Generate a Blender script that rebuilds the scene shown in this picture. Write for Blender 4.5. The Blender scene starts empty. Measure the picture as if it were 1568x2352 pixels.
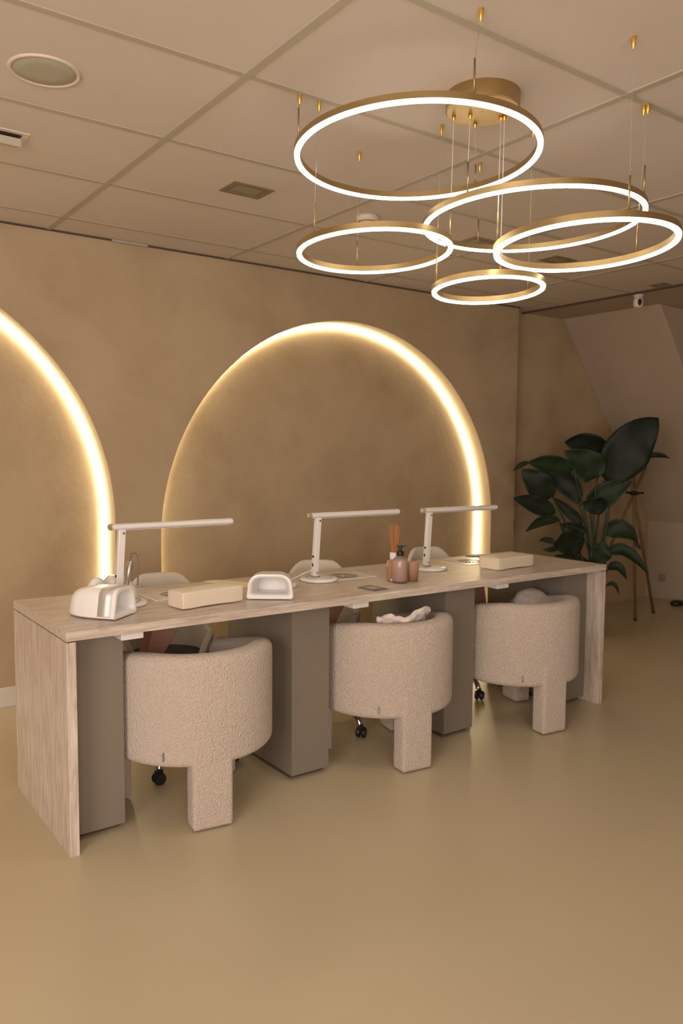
import bpy, bmesh, math, random
from mathutils import Vector, Matrix, noise
random.seed(7)
S = bpy.context.scene
COL = S.collection
PI = math.pi
R = math.radians

# ------------------------------------------------------------------ camera
CF = Vector((0.58544, 0.80715, -0.07573)).normalized()     # forward
CR0 = CF.cross(Vector((0, 0, 1))).normalized(); CU0 = CR0.cross(CF)
ROLL = 0.0072
CR = (CR0*math.cos(ROLL) + CU0*math.sin(ROLL)).normalized()
CU = (-CR0*math.sin(ROLL) + CU0*math.cos(ROLL)).normalized()
CAM = Vector((-0.7669, -2.577, 1.3522)); FPX = 1819.0
cam_d = bpy.data.cameras.new('camera'); cam = bpy.data.objects.new('camera', cam_d); COL.objects.link(cam)
M = Matrix((CR, CU, -CF)).transposed().to_4x4(); M.translation = CAM
cam.matrix_world = M
cam_d.sensor_fit = 'HORIZONTAL'; cam_d.sensor_width = 36; cam_d.lens = FPX/1568*36
cam_d.clip_start = 0.05
cam_d.dof.use_dof = True; cam_d.dof.focus_distance = 2.9; cam_d.dof.aperture_fstop = 5.0
S.camera = cam

# ------------------------------------------------------------------ view, world, lights
S.view_settings.view_transform = 'Standard'; S.view_settings.look = 'None'
S.view_settings.gamma = 1; S.view_settings.use_curve_mapping = False
S.view_settings.exposure = 0.1
W = bpy.data.worlds.new('world'); S.world = W; W.use_nodes = True
W.node_tree.nodes['Background'].inputs[0].default_value = (1.0, 0.82, 0.62, 1)
W.node_tree.nodes['Background'].inputs[1].default_value = 0.02

def area(name, loc, target, sx, sy, power, col):
    d = bpy.data.lights.new(name, 'AREA'); d.shape = 'RECTANGLE'; d.size = sx; d.size_y = sy
    d.energy = power; d.color = col
    o = bpy.data.objects.new(name, d); COL.objects.link(o); o.location = loc
    o.rotation_euler = (Vector(target)-Vector(loc)).to_track_quat('-Z', 'Y').to_euler()
    return o
# daylight through the shop windows behind and to the left of the camera
area('daylight_rear', (-1.5, -5.3, 1.45), (-1.0, 0, 1.25), 2.3, 1.8, 92, (1.0, 0.885, 0.785))
area('daylight_left', (-2.8, -2.2, 1.45), (.2, -1.0, 1.2), 2.6, 1.7, 112, (1.0, 0.885, 0.80))

# ------------------------------------------------------------------ materials
def mat(name, col, rough=0.5, metal=0.0, emit=0, emcol=None, spec=None, coat=0, trans=0, ior=None, sheen=0):
    m = bpy.data.materials.new(name); m.use_nodes = True
    b = m.node_tree.nodes['Principled BSDF']
    b.inputs['Base Color'].default_value = (*col, 1); b.inputs['Roughness'].default_value = rough
    b.inputs['Metallic'].default_value = metal
    if emit:
        b.inputs['Emission Color'].default_value = (*(emcol or col), 1); b.inputs['Emission Strength'].default_value = emit
    if spec is not None: b.inputs['Specular IOR Level'].default_value = spec
    if coat: b.inputs['Coat Weight'].default_value = coat; b.inputs['Coat Roughness'].default_value = 0.1
    if trans: b.inputs['Transmission Weight'].default_value = trans
    if ior: b.inputs['IOR'].default_value = ior
    if sheen: b.inputs['Sheen Weight'].default_value = sheen; b.inputs['Sheen Roughness'].default_value = 0.6
    return m
def nodes(m): return m.node_tree.nodes, m.node_tree.links, m.node_tree.nodes['Principled BSDF']
def noisy(name, c1, c2, scale=2, detail=4, rough=0.6, stretch=(1, 1, 1), bump=0, bscale=None, lo=0.35, hi=0.65, spec=None, bdist=0.01, sheen=0, coat=0):
    m = mat(name, c1, rough, spec=spec, sheen=sheen, coat=coat); N, L, b = nodes(m)
    tc = N.new('ShaderNodeTexCoord'); mp = N.new('ShaderNodeMapping'); mp.inputs['Scale'].default_value = stretch
    L.new(tc.outputs['Object'], mp.inputs[0])
    n = N.new('ShaderNodeTexNoise'); n.inputs['Scale'].default_value = scale; n.inputs['Detail'].default_value = detail
    L.new(mp.outputs[0], n.inputs['Vector'])
    r = N.new('ShaderNodeValToRGB'); r.color_ramp.elements[0].position = lo; r.color_ramp.elements[1].position = hi
    r.color_ramp.elements[0].color = (*c1, 1); r.color_ramp.elements[1].color = (*c2, 1)
    L.new(n.outputs['Fac'], r.inputs[0]); L.new(r.outputs[0], b.inputs['Base Color'])
    if bump:
        n2 = N.new('ShaderNodeTexNoise'); n2.inputs['Scale'].default_value = bscale or scale*4; n2.inputs['Detail'].default_value = 5
        L.new(mp.outputs[0], n2.inputs['Vector'])
        bp = N.new('ShaderNodeBump'); bp.inputs['Strength'].default_value = bump; bp.inputs['Distance'].default_value = bdist
        L.new(n2.outputs['Fac'], bp.inputs['Height']); L.new(bp.outputs[0], b.inputs['Normal'])
    return m
def travertine(name, stretch, rough=0.38):
    m = mat(name, (.6, .5, .42), rough); N, L, b = nodes(m)
    tc = N.new('ShaderNodeTexCoord'); mp = N.new('ShaderNodeMapping'); mp.inputs['Scale'].default_value = stretch
    L.new(tc.outputs['Object'], mp.inputs[0])
    n = N.new('ShaderNodeTexNoise'); n.inputs['Scale'].default_value = 5; n.inputs['Detail'].default_value = 8; n.inputs['Roughness'].default_value = .62
    n.inputs['Distortion'].default_value = .6
    L.new(mp.outputs[0], n.inputs['Vector'])
    r = N.new('ShaderNodeValToRGB'); e = r.color_ramp.elements
    e[0].position = .3; e[0].color = (.46, .37, .32, 1); e[1].position = .72; e[1].color = (.80, .72, .65, 1)
    x = r.color_ramp.elements.new(.46); x.color = (.62, .53, .465, 1); x = r.color_ramp.elements.new(.56); x.color = (.71, .63, .56, 1)
    L.new(n.outputs['Fac'], r.inputs[0])
    n3 = N.new('ShaderNodeTexNoise'); n3.inputs['Scale'].default_value = 2.2; n3.inputs['Detail'].default_value = 5
    L.new(tc.outputs['Object'], n3.inputs['Vector'])
    mx = N.new('ShaderNodeMix'); mx.data_type = 'RGBA'; mx.blend_type = 'MULTIPLY'
    r3 = N.new('ShaderNodeValToRGB'); r3.color_ramp.elements[0].position = .35; r3.color_ramp.elements[0].color = (.83, .78, .75, 1); r3.color_ramp.elements[1].position = .6
    L.new(n3.outputs['Fac'], r3.inputs[0]); mx.inputs[0].default_value = .8
    L.new(r.outputs[0], mx.inputs[6]); L.new(r3.outputs[0], mx.inputs[7]); L.new(mx.outputs[2], b.inputs['Base Color'])
    bp = N.new('ShaderNodeBump'); bp.inputs['Strength'].default_value = .12; bp.inputs['Distance'].default_value = .003
    L.new(n.outputs['Fac'], bp.inputs['Height']); L.new(bp.outputs[0], b.inputs['Normal'])
    return m
def limewash(name, c1, c2):
    m = mat(name, c1, .75, spec=.25); N, L, b = nodes(m)
    tc = N.new('ShaderNodeTexCoord')
    n = N.new('ShaderNodeTexNoise'); n.inputs['Scale'].default_value = 1.7; n.inputs['Detail'].default_value = 6; n.inputs['Roughness'].default_value = .6; n.inputs['Distortion'].default_value = .5
    L.new(tc.outputs['Object'], n.inputs['Vector'])
    n2 = N.new('ShaderNodeTexVoronoi'); n2.feature = 'SMOOTH_F1'; n2.inputs['Scale'].default_value = 3.2; n2.inputs['Smoothness'].default_value = .8
    L.new(tc.outputs['Object'], n2.inputs['Vector'])
    ad = N.new('ShaderNodeMath'); ad.operation = 'MULTIPLY_ADD'; ad.inputs[1].default_value = .3
    L.new(n2.outputs['Distance'], ad.inputs[0]); L.new(n.outputs['Fac'], ad.inputs[2])
    r = N.new('ShaderNodeValToRGB'); r.color_ramp.elements[0].position = .42; r.color_ramp.elements[0].color = (*c1, 1)
    r.color_ramp.elements[1].position = .75; r.color_ramp.elements[1].color = (*c2, 1)
    L.new(ad.outputs[0], r.inputs[0]); L.new(r.outputs[0], b.inputs['Base Color'])
    n4 = N.new('ShaderNodeTexNoise'); n4.inputs['Scale'].default_value = 28; n4.inputs['Detail'].default_value = 5
    L.new(tc.outputs['Object'], n4.inputs['Vector'])
    bp = N.new('ShaderNodeBump'); bp.inputs['Strength'].default_value = .22; bp.inputs['Distance'].default_value = .008
    L.new(n4.outputs['Fac'], bp.inputs['Height']); L.new(bp.outputs[0], b.inputs['Normal'])
    return m
M_wall = limewash('limewash_plaster', (.43, .32, .20), (.52, .40, .262))
M_rear = mat('rear_wall_low_bounce', (.30, .22, .15), .8)  # unseen wall, colour darkened to cut bounce light in the room
M_white_wall = noisy('off_white_paint', (.48, .39, .30), (.51, .42, .33), 2, rough=.8)
M_ceil = noisy('ceiling_tile', (.655, .585, .535), (.685, .61, .56), 1.5, rough=.9, bump=.08, bscale=90, bdist=.002)
M_bar = mat('ceiling_bar', (.47, .42, .34), .6)
M_gap = mat('dark_gap', (.10, .07, .05), .9)
M_floor = noisy('poured_floor', (.54, .46, .31), (.575, .49, .335), 1.1, 3, rough=.33, lo=.3, hi=.7, bump=.04, bscale=5, bdist=.01, spec=.5)
M_base = mat('baseboard_paint', (.72, .66, .60), .5)
M_trav_top = travertine('travertine_top', (1.5, 14, 14))
M_trav_side = travertine('travertine_side', (12, 14, 1.3))
M_ped = mat('taupe_laminate', (.225, .19, .155), .40)
M_boucle = noisy('boucle_fabric', (.66, .54, .45), (.72, .59, .495), 120, 3, rough=.95, bump=1.0, bscale=150, bdist=.014, sheen=.4, spec=.1)
M_seam = mat('seam_thread', (.60, .49, .40), .9)
M_tag = mat('grey_tag', (.30, .29, .31), .7)
M_leather = mat('cream_leather', (.78, .68, .55), .5)
M_shell = mat('white_shell_fabric', (.66, .60, .50), .6)
M_black = mat('black_plastic', (.012, .012, .012), .4)
M_chrome = mat('chrome', (.75, .72, .68), .12, 1)
M_silver = mat('brushed_silver', (.62, .59, .57), .4, 1)
M_satin = mat('satin_silver', (.74, .72, .73), .55, .8)
M_gold = noisy('brushed_gold', (.43, .305, .135), (.50, .36, .175), 6, rough=.36, stretch=(1, 1, 1)); nodes(M_gold)[2].inputs['Metallic'].default_value = .9
M_brass = mat('brass', (.80, .52, .12), .3, .9)
M_cable = mat('steel_cable', (.45, .42, .38), .4, .5)
M_cable_w = mat('clear_cord', (.62, .56, .50), .4)
M_led = mat('ring_diffuser', (1, 1, 1), .5, emit=10, emcol=(1.0, .90, .74))
M_strip = mat('warm_led_strip', (1, .95, .85), .5, emit=17, emcol=(1.0, .87, .56))
M_white = mat('white_lacquer', (.80, .77, .76), .25, coat=.3)
M_gloss = mat('white_gloss_plastic', (.90, .88, .87), .3, coat=.25)
M_inner = mat('lamp_interior', (.62, .60, .55), .35)
M_grey = mat('light_grey_plastic', (.5, .5, .5), .4)
M_glass_amber = mat('amber_glass', (.95, .66, .47), .12, trans=.75, ior=1.45)
M_glass = mat('clear_glass', (.97, .93, .88), .03, trans=.95, ior=1.45)
M_reed = mat('orange_reed', (.62, .20, .04), .7)
M_soap = mat('pink_soap', (.74, .50, .44), .4)
M_card = mat('dark_card', (.16, .15, .13), .35)
M_card2 = mat('card_print', (.40, .37, .33), .5)
M_folder = mat('cream_folder', (.86, .70, .46), .6)
M_bag = noisy('dust_bag_cloth', (.44, .22, .16), (.50, .26, .19), 8, rough=.7)
M_bag_edge = mat('dust_bag_edge', (.66, .45, .35), .7)
M_leaf = noisy('leaf_green', (.007, .023, .006), (.012, .036, .009), 9, rough=.6)
M_leaf_dark = noisy('leaf_dark_green', (.004, .011, .004), (.006, .016, .006), 9, rough=.6)
M_stem = mat('stem_green', (.022, .055, .018), .5)
M_pot = noisy('woven_basket', (.13, .045, .018), (.20, .07, .03), 30, rough=.8, stretch=(1, 1, 4), bump=.8, bscale=60, bdist=.01)
M_soil = mat('soil', (.03, .02, .012), .95)
M_wood = noisy('light_wood_pole', (.17, .11, .05), (.21, .135, .065), 12, rough=.5, stretch=(6, 6, 1))
M_cloth = noisy('plush_cloth', (.66, .57, .52), (.78, .69, .63), 22, rough=.95, bump=.7, bscale=45, bdist=.01, sheen=.3)
M_vent = mat('vent_frame', (.24, .185, .12), .5)
M_vent_in = mat('vent_glass', (.27, .25, .18), .3)
M_speaker_grille = noisy('speaker_grille', (.42, .40, .33), (.46, .44, .36), 220, rough=.8, lo=.45, hi=.55)
M_cream_plastic = mat('cream_plastic', (.70, .60, .50), .5)
M_outglass = mat('window_glass', (.9, .9, .9), .05, trans=.9)

# ------------------------------------------------------------------ mesh helpers
def link(name, me, m=None, parent=None, smooth=False):
    o = bpy.data.objects.new(name, me); COL.objects.link(o)
    if m:
        for x in (m if isinstance(m, (list, tuple)) else [m]): me.materials.append(x)
    if parent: o.parent = parent
    if smooth:
        for p in me.polygons: p.use_smooth = True
    return o
def build(name, bm, m, parent=None, smooth=False, bevel=0, seg=2, subsurf=0, auto=None):
    bmesh.ops.recalc_face_normals(bm, faces=bm.faces)
    me = bpy.data.meshes.new(name); bm.to_mesh(me); bm.free()
    o = link(name, me, m, parent, smooth)
    if auto is not None:
        for p in me.polygons: p.use_smooth = True
        me.set_sharp_from_angle(angle=R(auto))
    if bevel:
        b = o.modifiers.new('bevel', 'BEVEL'); b.width = bevel; b.segments = seg; b.limit_method = 'ANGLE'
    if subsurf:
        s = o.modifiers.new('sub', 'SUBSURF'); s.levels = subsurf; s.render_levels = subsurf
    return o
def box(bm, x0, x1, y0, y1, z0, z1, mi=0, mtx=None):
    v = [bm.verts.new((x, y, z)) for x in (x0, x1) for y in (y0, y1) for z in (z0, z1)]
    if mtx:
        for q in v: q.co = mtx @ q.co
    for f in ((0, 1, 3, 2), (4, 6, 7, 5), (0, 4, 5, 1), (2, 3, 7, 6), (0, 2, 6, 4), (1, 5, 7, 3)):
        fc = bm.faces.new([v[i] for i in f]); fc.material_index = mi
    return v
def loops(bm, L, close=True, cap0=False, cap1=False, mi=0):
    V = [[bm.verts.new(p) for p in l] for l in L]
    n = len(V[0])
    for a, b in zip(V, V[1:]):
        for i in range(n if close else n-1):
            f = bm.faces.new((a[i], a[(i+1) % n], b[(i+1) % n], b[i])); f.material_index = mi
    if cap0: bm.faces.new(V[0]).material_index = mi
    if cap1: bm.faces.new(V[-1]).material_index = mi
    return V
def lathe(bm, prof, seg=32, c=(0, 0, 0), cap0=True, cap1=True, mi=0):
    L = [[(c[0]+r*math.cos(2*PI*i/seg), c[1]+r*math.sin(2*PI*i/seg), c[2]+z) for i in range(seg)] for r, z in prof]
    return loops(bm, L, True, cap0, cap1, mi)
def tube(bm, pts, rad, seg=10, cap=True, mi=0):
    pts = [Vector(p) for p in pts]; n = len(pts)
    rs = rad if isinstance(rad, (list, tuple)) else [rad]*n
    up = None; L = []
    for i, p in enumerate(pts):
        t = (pts[min(i+1, n-1)]-pts[max(i-1, 0)]).normalized()
        if up is None:
            up = t.orthogonal().normalized()
        up = (up - t*up.dot(t)).normalized(); s = t.cross(up)
        L.append([p + (up*math.cos(2*PI*k/seg)+s*math.sin(2*PI*k/seg))*rs[i] for k in range(seg)])
    loops(bm, L, True, cap, cap, mi)
def ring_sweep(bm, radius, prof, seg=96, mi=0, c=(0, 0, 0)):
    """closed ring; prof = list of (dr, dz)"""
    n = len(prof); V = []
    for i in range(seg):
        a = 2*PI*i/seg
        V.append([bm.verts.new((c[0]+(radius+dr)*math.cos(a), c[1]+(radius+dr)*math.sin(a), c[2]+dz)) for dr, dz in prof])
    for i in range(seg):
        A, B = V[i], V[(i+1) % seg]
        for k in range(n):
            bm.faces.new((A[k], A[(k+1) % n], B[(k+1) % n], B[k])).material_index = mi
def smooth_path(P, n=8):
    P = [Vector(p) for p in P]; out = []
    for i in range(len(P)-1):
        p0 = P[max(i-1, 0)]; p1 = P[i]; p2 = P[i+1]; p3 = P[min(i+2, len(P)-1)]
        for k in range(n):
            t = k/n
            out.append(0.5*((2*p1)+(-p0+p2)*t+(2*p0-5*p1+4*p2-p3)*t*t+(-p0+3*p1-3*p2+p3)*t**3))
    out.append(P[-1]); return out
def tag(o, label, cat, group=None):
    o['label'] = label; o['category'] = cat
    if group: o['group'] = group
    return o
def thing(name, label, cat, loc=(0, 0, 0), rz=0, group=None):
    o = bpy.data.objects.new(name, None); COL.objects.link(o); o.empty_display_size = .05
    o.location = loc; o.rotation_euler = (0, 0, rz)
    return tag(o, label, cat, group)
def struct(name, bm, m, **k):
    o = build(name, bm, m, **k)
    if not k.get('parent'): o['kind'] = 'structure'
    return o
def kids(o): return [c for c in bpy.data.objects if c.parent == o]
def dup(root, loc, rz, label, group=None):
    def cp(o, par):
        c = o.copy(); COL.objects.link(c); c.parent = par
        for ch in kids(o): cp(ch, c)
        return c
    src = kids(root)
    r = root.copy(); COL.objects.link(r); r.location = loc; r.rotation_euler = (0, 0, rz); r['label'] = label
    if group: r['group'] = group
    for ch in src: cp(ch, r)
    return r

# ------------------------------------------------------------------ dimensions
H = .76; TT = .032; DL = 2.858; DD = .677
HC = 2.466; YW = 1.624; ND = .14; YB = YW+ND
X0, X1 = -2.9, 5.97
YR = -5.4
XE = 4.137; XS = 4.64; YD = .88

# ------------------------------------------------------------------ the room
bm = bmesh.new(); box(bm, X0-.1, X1+.1, YR-.1, YB+.1, -.1, 0); struct('floor', bm, M_floor)
bm = bmesh.new(); box(bm, X0, XE, YR, YB, HC, HC+.1); struct('ceiling', bm, M_ceil)
# ceiling grid bars: their own run lines
sx, sy, gx, gy = 1.0094, .5981, .4324, 1.9646
bm = bmesh.new()
for i in range(-4, 4):
    x = gx+i*sx
    if x < XE: box(bm, x-.012, x+.012, YR, YW-.01, HC-.0045, HC+.003)
for j in range(1, 15):
    y = gy-j*sy
    box(bm, X0, XE-.005, y-.012, y+.012, HC-.003, HC+.003)
struct('trim_1', bm, M_bar)
bm = bmesh.new(); box(bm, X0, 3.95, YW-.012, YW+.0, HC-.008, HC+.002); box(bm, XE-.008, XE+.012, YR, YB, HC-.012, HC+.0)
struct('trim_2', bm, M_gap)
# plastered soffit strip and the roof slope with its cheek
bm = bmesh.new(); box(bm, XE, X1, YR, YD, HC, HC+.1); box(bm, XE, XS, YD, YB, HC-.001, HC+.1)
struct('trim_3', bm, M_white_wall)
bm = bmesh.new()
zk = HC-(X1-XS)*1.31
A = [(XS, HC), (X1, zk), (X1, HC)]
V = [[bm.verts.new((x, y, z)) for x, z in A] for y in (YD, YB)]
bm.faces.new(V[0]); bm.faces.new(V[1][::-1])
for i in range(3): bm.faces.new((V[0][i], V[0][(i+1) % 3], V[1][(i+1) % 3], V[1][i]))
struct('trim_4', bm, M_white_wall, bevel=.006)
bm = bmesh.new(); box(bm, X1, X1+.1, YR, YB, 0, HC+.1); struct('wall_right', bm, M_white_wall)
bm = bmesh.new(); box(bm, X0-.1, X1+.1, YB, YB+.1, 0, HC+.1); struct('wall_back', bm, M_wall)
# front plaster layer with arched recesses that run down to the floor
def arch_pts(cx, z0, r, rz, n=40):
    return [(cx+r*math.cos(a), z0+rz*math.sin(a)) for a in [PI-PI*i/n for i in range(n+1)]]
ARCH = [(-.57, .955, 1.33, 1.335), (2.355, .835, 1.332, 1.36)]
bm = bmesh.new()
def wall_top(x, cx, z0, r, rz):
    return z0+rz*math.sqrt(max(0, 1-((x-cx)/r)**2))
XL = [(X0, 0), (ARCH[0][0]-ARCH[0][2], 0)]
cols = [[(X0, 0), (ARCH[0][0]-ARCH[0][2], 0)]]
for k, (cx, z0, r, rz) in enumerate(ARCH):
    cols.append(arch_pts(cx, z0, r, rz, 64))
    cols.append([(cx+r, 0), (ARCH[1][0]-ARCH[1][2] if k == 0 else 3.942, 0)])
for c in cols:
    lo = [bm.verts.new((x, YW, z)) for x, z in c]; hi = [bm.verts.new((x, YW, HC)) for x, z in c]
    lob = [bm.verts.new((x, YB, z)) for x, z in c]
    for i in range(len(c)-1):
        bm.faces.new((lo[i], lo[i+1], hi[i+1], hi[i]))
        if c[0][1] > 0: bm.faces.new((lo[i], lob[i], lob[i+1], lo[i+1]))
def jamb(x, z0, z1):
    v = [bm.verts.new(p) for p in ((x, YW, z0), (x, YB, z0), (x, YB, z1), (x, YW, z1))]; bm.faces.new(v)
for cx, z0, r, rz in ARCH:
    jamb(cx-r, 0, z0); jamb(cx+r, 0, z0)
jamb(3.942, 0, HC)
o = struct('wall_front_layer', bm, M_wall)
bm = bmesh.new(); box(bm, X0-.1, X0, YR-.1, YB, 0, HC+.1); struct('wall_left', bm, M_wall)
bm = bmesh.new(); box(bm, X0-.1, X1+.1, YR-.1, YR, 0, HC+.1); struct('wall_rear', bm, M_rear)
bm = bmesh.new(); box(bm, ARCH[0][0]-1.33, ARCH[0][0]+1.33, YB-.014, YB-.001, 0, .105); struct('baseboard_back', bm, M_base, bevel=.003)
# shop windows behind the camera
for k, (x0, x1, y0, y1) in enumerate([(-2.7, -.3, YR+.001, YR+.05)]):
    bm = bmesh.new()
    box(bm, x0, x1, y0, y1, .45, .52); box(bm, x0, x1, y0, y1, 2.48-.1, 2.45)
    for x in (x0, (x0+x1)/2-.03, x1-.06): box(bm, x, x+.06, y0, y1, .45, 2.44)
    w = struct('window_1', bm, M_base)
    bm = bmesh.new(); box(bm, x0+.06, x1-.06, y0, y0+.006, .52, 2.38); build('pane', bm, M_outglass, w)
bm = bmesh.new(); 
x0, y0, y1 = X0+.001, -3.6, -.8
box(bm, x0, x0+.05, y0, y1, .5, .57); box(bm, x0, x0+.05, y0, y1, 2.3, 2.37)
for y in (y0, (y0+y1)/2-.03, y1-.06): box(bm, x0, x0+.05, y, y+.06, .5, 2.37)
w = struct('window_2', bm, M_base)
bm = bmesh.new(); box(bm, x0, x0+.006, y0+.06, y1-.06, .57, 2.3); build('pane', bm, M_outglass, w)

# warm LED strips in the inner corner of each recess
for k, ((cx, z0, r, rz), lb) in enumerate(zip(ARCH, ['warm white LED strip lining the partly cropped arch recess at the left edge', 'warm white LED strip lining the full arch recess in the middle of the wall'])):
    ins = .0205; bm = bmesh.new()
    pts = [(cx-r+ins, YB-.0125, .02), (cx-r+ins, YB-.0125, z0*.5)] + [(x, YB-.0125, z) for x, z in arch_pts(cx, z0, r-ins, rz-ins, 72)] + [(cx+r-ins, YB-.0125, z0*.5), (cx+r-ins, YB-.0125, .02)]
    tube(bm, pts, .009, 12)
    tag(build('led_strip', bm, M_strip, smooth=True), lb, 'LED strip', 'LED strips in the arch recesses')

# ------------------------------------------------------------------ desk
desk = thing('manicure_desk', 'long manicure desk with pale travertine-look top and side panels on taupe pedestals', 'desk')
bm = bmesh.new(); box(bm, 0, DL, 0, DD, H-TT, H); build('tabletop', bm, M_trav_top, desk, bevel=.0012)
for a, b in ((0, .032), (DL-.032, DL)):
    bm = bmesh.new(); box(bm, a, b, 0, DD, 0, H-TT-.004); build('side_panel', bm, M_trav_side, desk, bevel=.0012)
for a, b in ((.032, .225), (.929, 1.113), (1.777, 1.966), (2.635, DL-.032)):
    bm = bmesh.new(); box(bm, a, b, .095, .645, .022, H-TT); pd = build('pedestal', bm, M_ped, desk, bevel=.0012)
    bm = bmesh.new(); box(bm, a+.012, b-.012, .125, .63, 0, .022); build('plinth', bm, M_gap, pd)
# built-in dust extractors: plate with a round perforated grille, cloth bag below
def extractor(cx, cy, bagslant):
    bm = bmesh.new(); box(bm, cx-.135, cx+.135, cy-.09, cy+.09, H-.004, H+.0025)
    pl = build('extractor_plate', bm, M_white, desk, bevel=.0012)
    bm = bmesh.new()
    for ring in range(2, 8):
        rr = ring*.0098; n = int(ring*3.2)
        for i in range(n):
            a0 = 2*PI*i/n; a1 = a0+2*PI/n*.62
            L = []
            for t in range(4):
                a = a0+(a1-a0)*t/3
                L.append([(cx+(rr-.0024)*math.cos(a), cy+(rr-.0024)*math.sin(a), H+.0031), (cx+(rr+.0024)*math.cos(a), cy+(rr+.0024)*math.sin(a), H+.0031)])
            loops(bm, L, False)
    o = build('grille_slots', bm, M_gap, pl)
    s = o.modifiers.new('s', 'SOLIDIFY'); s.thickness = .0008
    # bag
    top = [(cx-.15, cx+.055), (H-TT)]
    x0a, x1a = cx-.105, cx+.05
    bm = bmesh.new(); L = []
    for t in [0, .25, .5, .75, 1]:
        z = (H-TT)-t*.25; w0 = x0a-bagslant*.062*t; w1 = x1a-bagslant*.1625*t
        y0, y1 = cy-.04, cy+.05
        L.append([(w0, y0, z), (w1, y0, z), (w1, y1, z), (w0, y1, z)])
    loops(bm, L, True, True, True)
    build('dust_bag', bm, M_bag, desk, bevel=.006)
extractor(.59, .44, 1); extractor(1.44, .45, 1); extractor(2.325, .48, -.3)
for xa, ya in ((.192, .02), (1.183, .02), (2.041, .02)):
    bm = bmesh.new(); box(bm, xa, xa+.08, ya, ya+.13, H-TT-.026, H-TT); build('control_box', bm, M_white, desk, bevel=.003)

# ------------------------------------------------------------------ boucle tub chairs
def tub_chair(label, loc, rz, group):
    t = thing('boucle_tub_chair', label, 'chair', loc, rz, group)
    RO, TH = .31, .088
    EXT = R(147)
    def ztop(p): 
        u = max(0, (abs(p)-R(45))/(EXT-R(45))); return .632-.062*u*u*(3-2*u)
    bm = bmesh.new(); L = []
    N = 60
    sec = []
    ds = [0, .006, .016, .03, .048]  # rounding of the arm ends
    ang = [-EXT]+[]
    A = []
    arc = lambda d: d/(RO-TH/2)
    EL = R(117)
    for d in ds: A.append((-EL+arc(d), d))
    for i in range(1, N): A.append((-EL+arc(.048)+(EXT+EL-2*arc(.048))*i/N, .048))
    for d in ds[::-1]: A.append((EXT-arc(d), d))
    for a, d in A:
        k = .044
        ins = k-math.sqrt(max(0, k*k-(k-min(d, k))**2))
        r0, r1 = RO-TH+ins*.9, RO-ins*.9
        zt, zb = ztop(a)-ins, .232+ins
        rc_t = min(.034, (r1-r0)/2*.95); rc_b = min(.028, (r1-r0)/2*.95)
        loop = []
        for (cr, cz, a0, rc) in ((r1-rc_t, zt-rc_t, 0, rc_t), (r0+rc_t, zt-rc_t, 90, rc_t), (r0+rc_b, zb+rc_b, 180, rc_b), (r1-rc_b, zb+rc_b, 270, rc_b)):
            for q in range(6):
                w = R(a0+q*18); loop.append((cr+rc*math.cos(w), cz+rc*math.sin(w)))
        th = -PI/2+a
        # slight flare towards the top
        L.append([(r*math.cos(th), r*math.sin(th), z) for r, z in loop])
    loops(bm, L, True, True, True)
    sh = build('back_shell', bm, M_boucle, t, smooth=True)
    # seam and grey tag on the back
    sa = -PI/2-R(36)
    bm = bmesh.new(); tube(bm, [((RO+.0004)*math.cos(sa), (RO+.0004)*math.sin(sa), z) for z in (.262, .35, .45, .55, .60)], .0006, 6)
    build('seam', bm, M_seam, sh)
    bm = bmesh.new(); mt = Matrix.Rotation(sa, 4, 'Z'); box(bm, RO-.003, RO+.012, -.002, .002, .262, .292, mtx=mt); build('fabric_tag', bm, M_tag, sh)
    bm = bmesh.new(); lathe(bm, [(.05, .24), (.262, .24), (.262, .405), (.250, .428), (.21, .438), (.05, .442)], 48)
    build('seat', bm, M_boucle, t, smooth=True)
    def leg(w, d, cx, cy, rot, z1):
        bm = bmesh.new(); mt = Matrix.Translation((cx, cy, 0)) @ Matrix.Rotation(rot, 4, 'Z')
        box(bm, -w/2, w/2, -d/2, d/2, .004, z1, mtx=mt); bmesh.ops.bevel(bm, geom=bm.edges[:], offset=.018, segments=4, affect='EDGES', profile=.6)
        build('leg', bm, M_boucle, t, smooth=True)
    leg(.15, .085, -.018, -RO+.045, 0, .33)
    leg(.095, .135, .19, .205, R(-8), .30)
    leg(.08, .12, -.268, .13, R(12), .30)
    return t
G = 'cream boucle tub chairs in front of the desk'
tub_chair('cream boucle tub chair nearest the camera, at the left end of the desk', (.540, .205, 0), R(-8), G)
tub_chair('cream boucle tub chair in the middle with a crumpled plush cloth inside', (1.475, .178, 0), R(-6.5), G)
tub_chair('cream boucle tub chair farthest right, holding a small plush cushion', (2.322, .142, 0), R(-6.5), G)

# crumpled cloth over the inside of the middle chair
bm = bmesh.new(); NN = 36
V = [[None]*(NN//2+1) for _ in range(NN+1)]
for i in range(NN+1):
    for j in range(NN//2+1):
        u = i/NN; v = j/(NN/2)
        a = R(-138+76*u)                      # along the inner rim, world-like angle in chair frame
        r = .222-.10*v
        z = .668-.20*v**1.3-.022*(1-u)+.02*max(0,u-.7)
        p = Vector((r*math.cos(a), r*math.sin(a), z))
        nz = noise.noise(Vector((u*5, v*3, 1.3)))*.022 + noise.noise(Vector((u*13, v*8, 4)))*.008
        p.z += nz*(1.2-v*.6); p += Vector((math.cos(a), math.sin(a), 0))*noise.noise(Vector((u*7, v*6, 9)))*.012
        V[i][j] = bm.verts.new(p)
for i in range(NN):
    for j in range(NN//2): bm.faces.new((V[i][j], V[i+1][j], V[i+1][j+1], V[i][j+1]))
o = build('plush_cloth', bm, M_cloth, smooth=True); o.location = (1.475, .178, 0)
s = o.modifiers.new('s', 'SOLIDIFY'); s.thickness = .024; s.offset = 0
s = o.modifiers.new('sub', 'SUBSURF'); s.levels = 1; s.render_levels = 1
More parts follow.
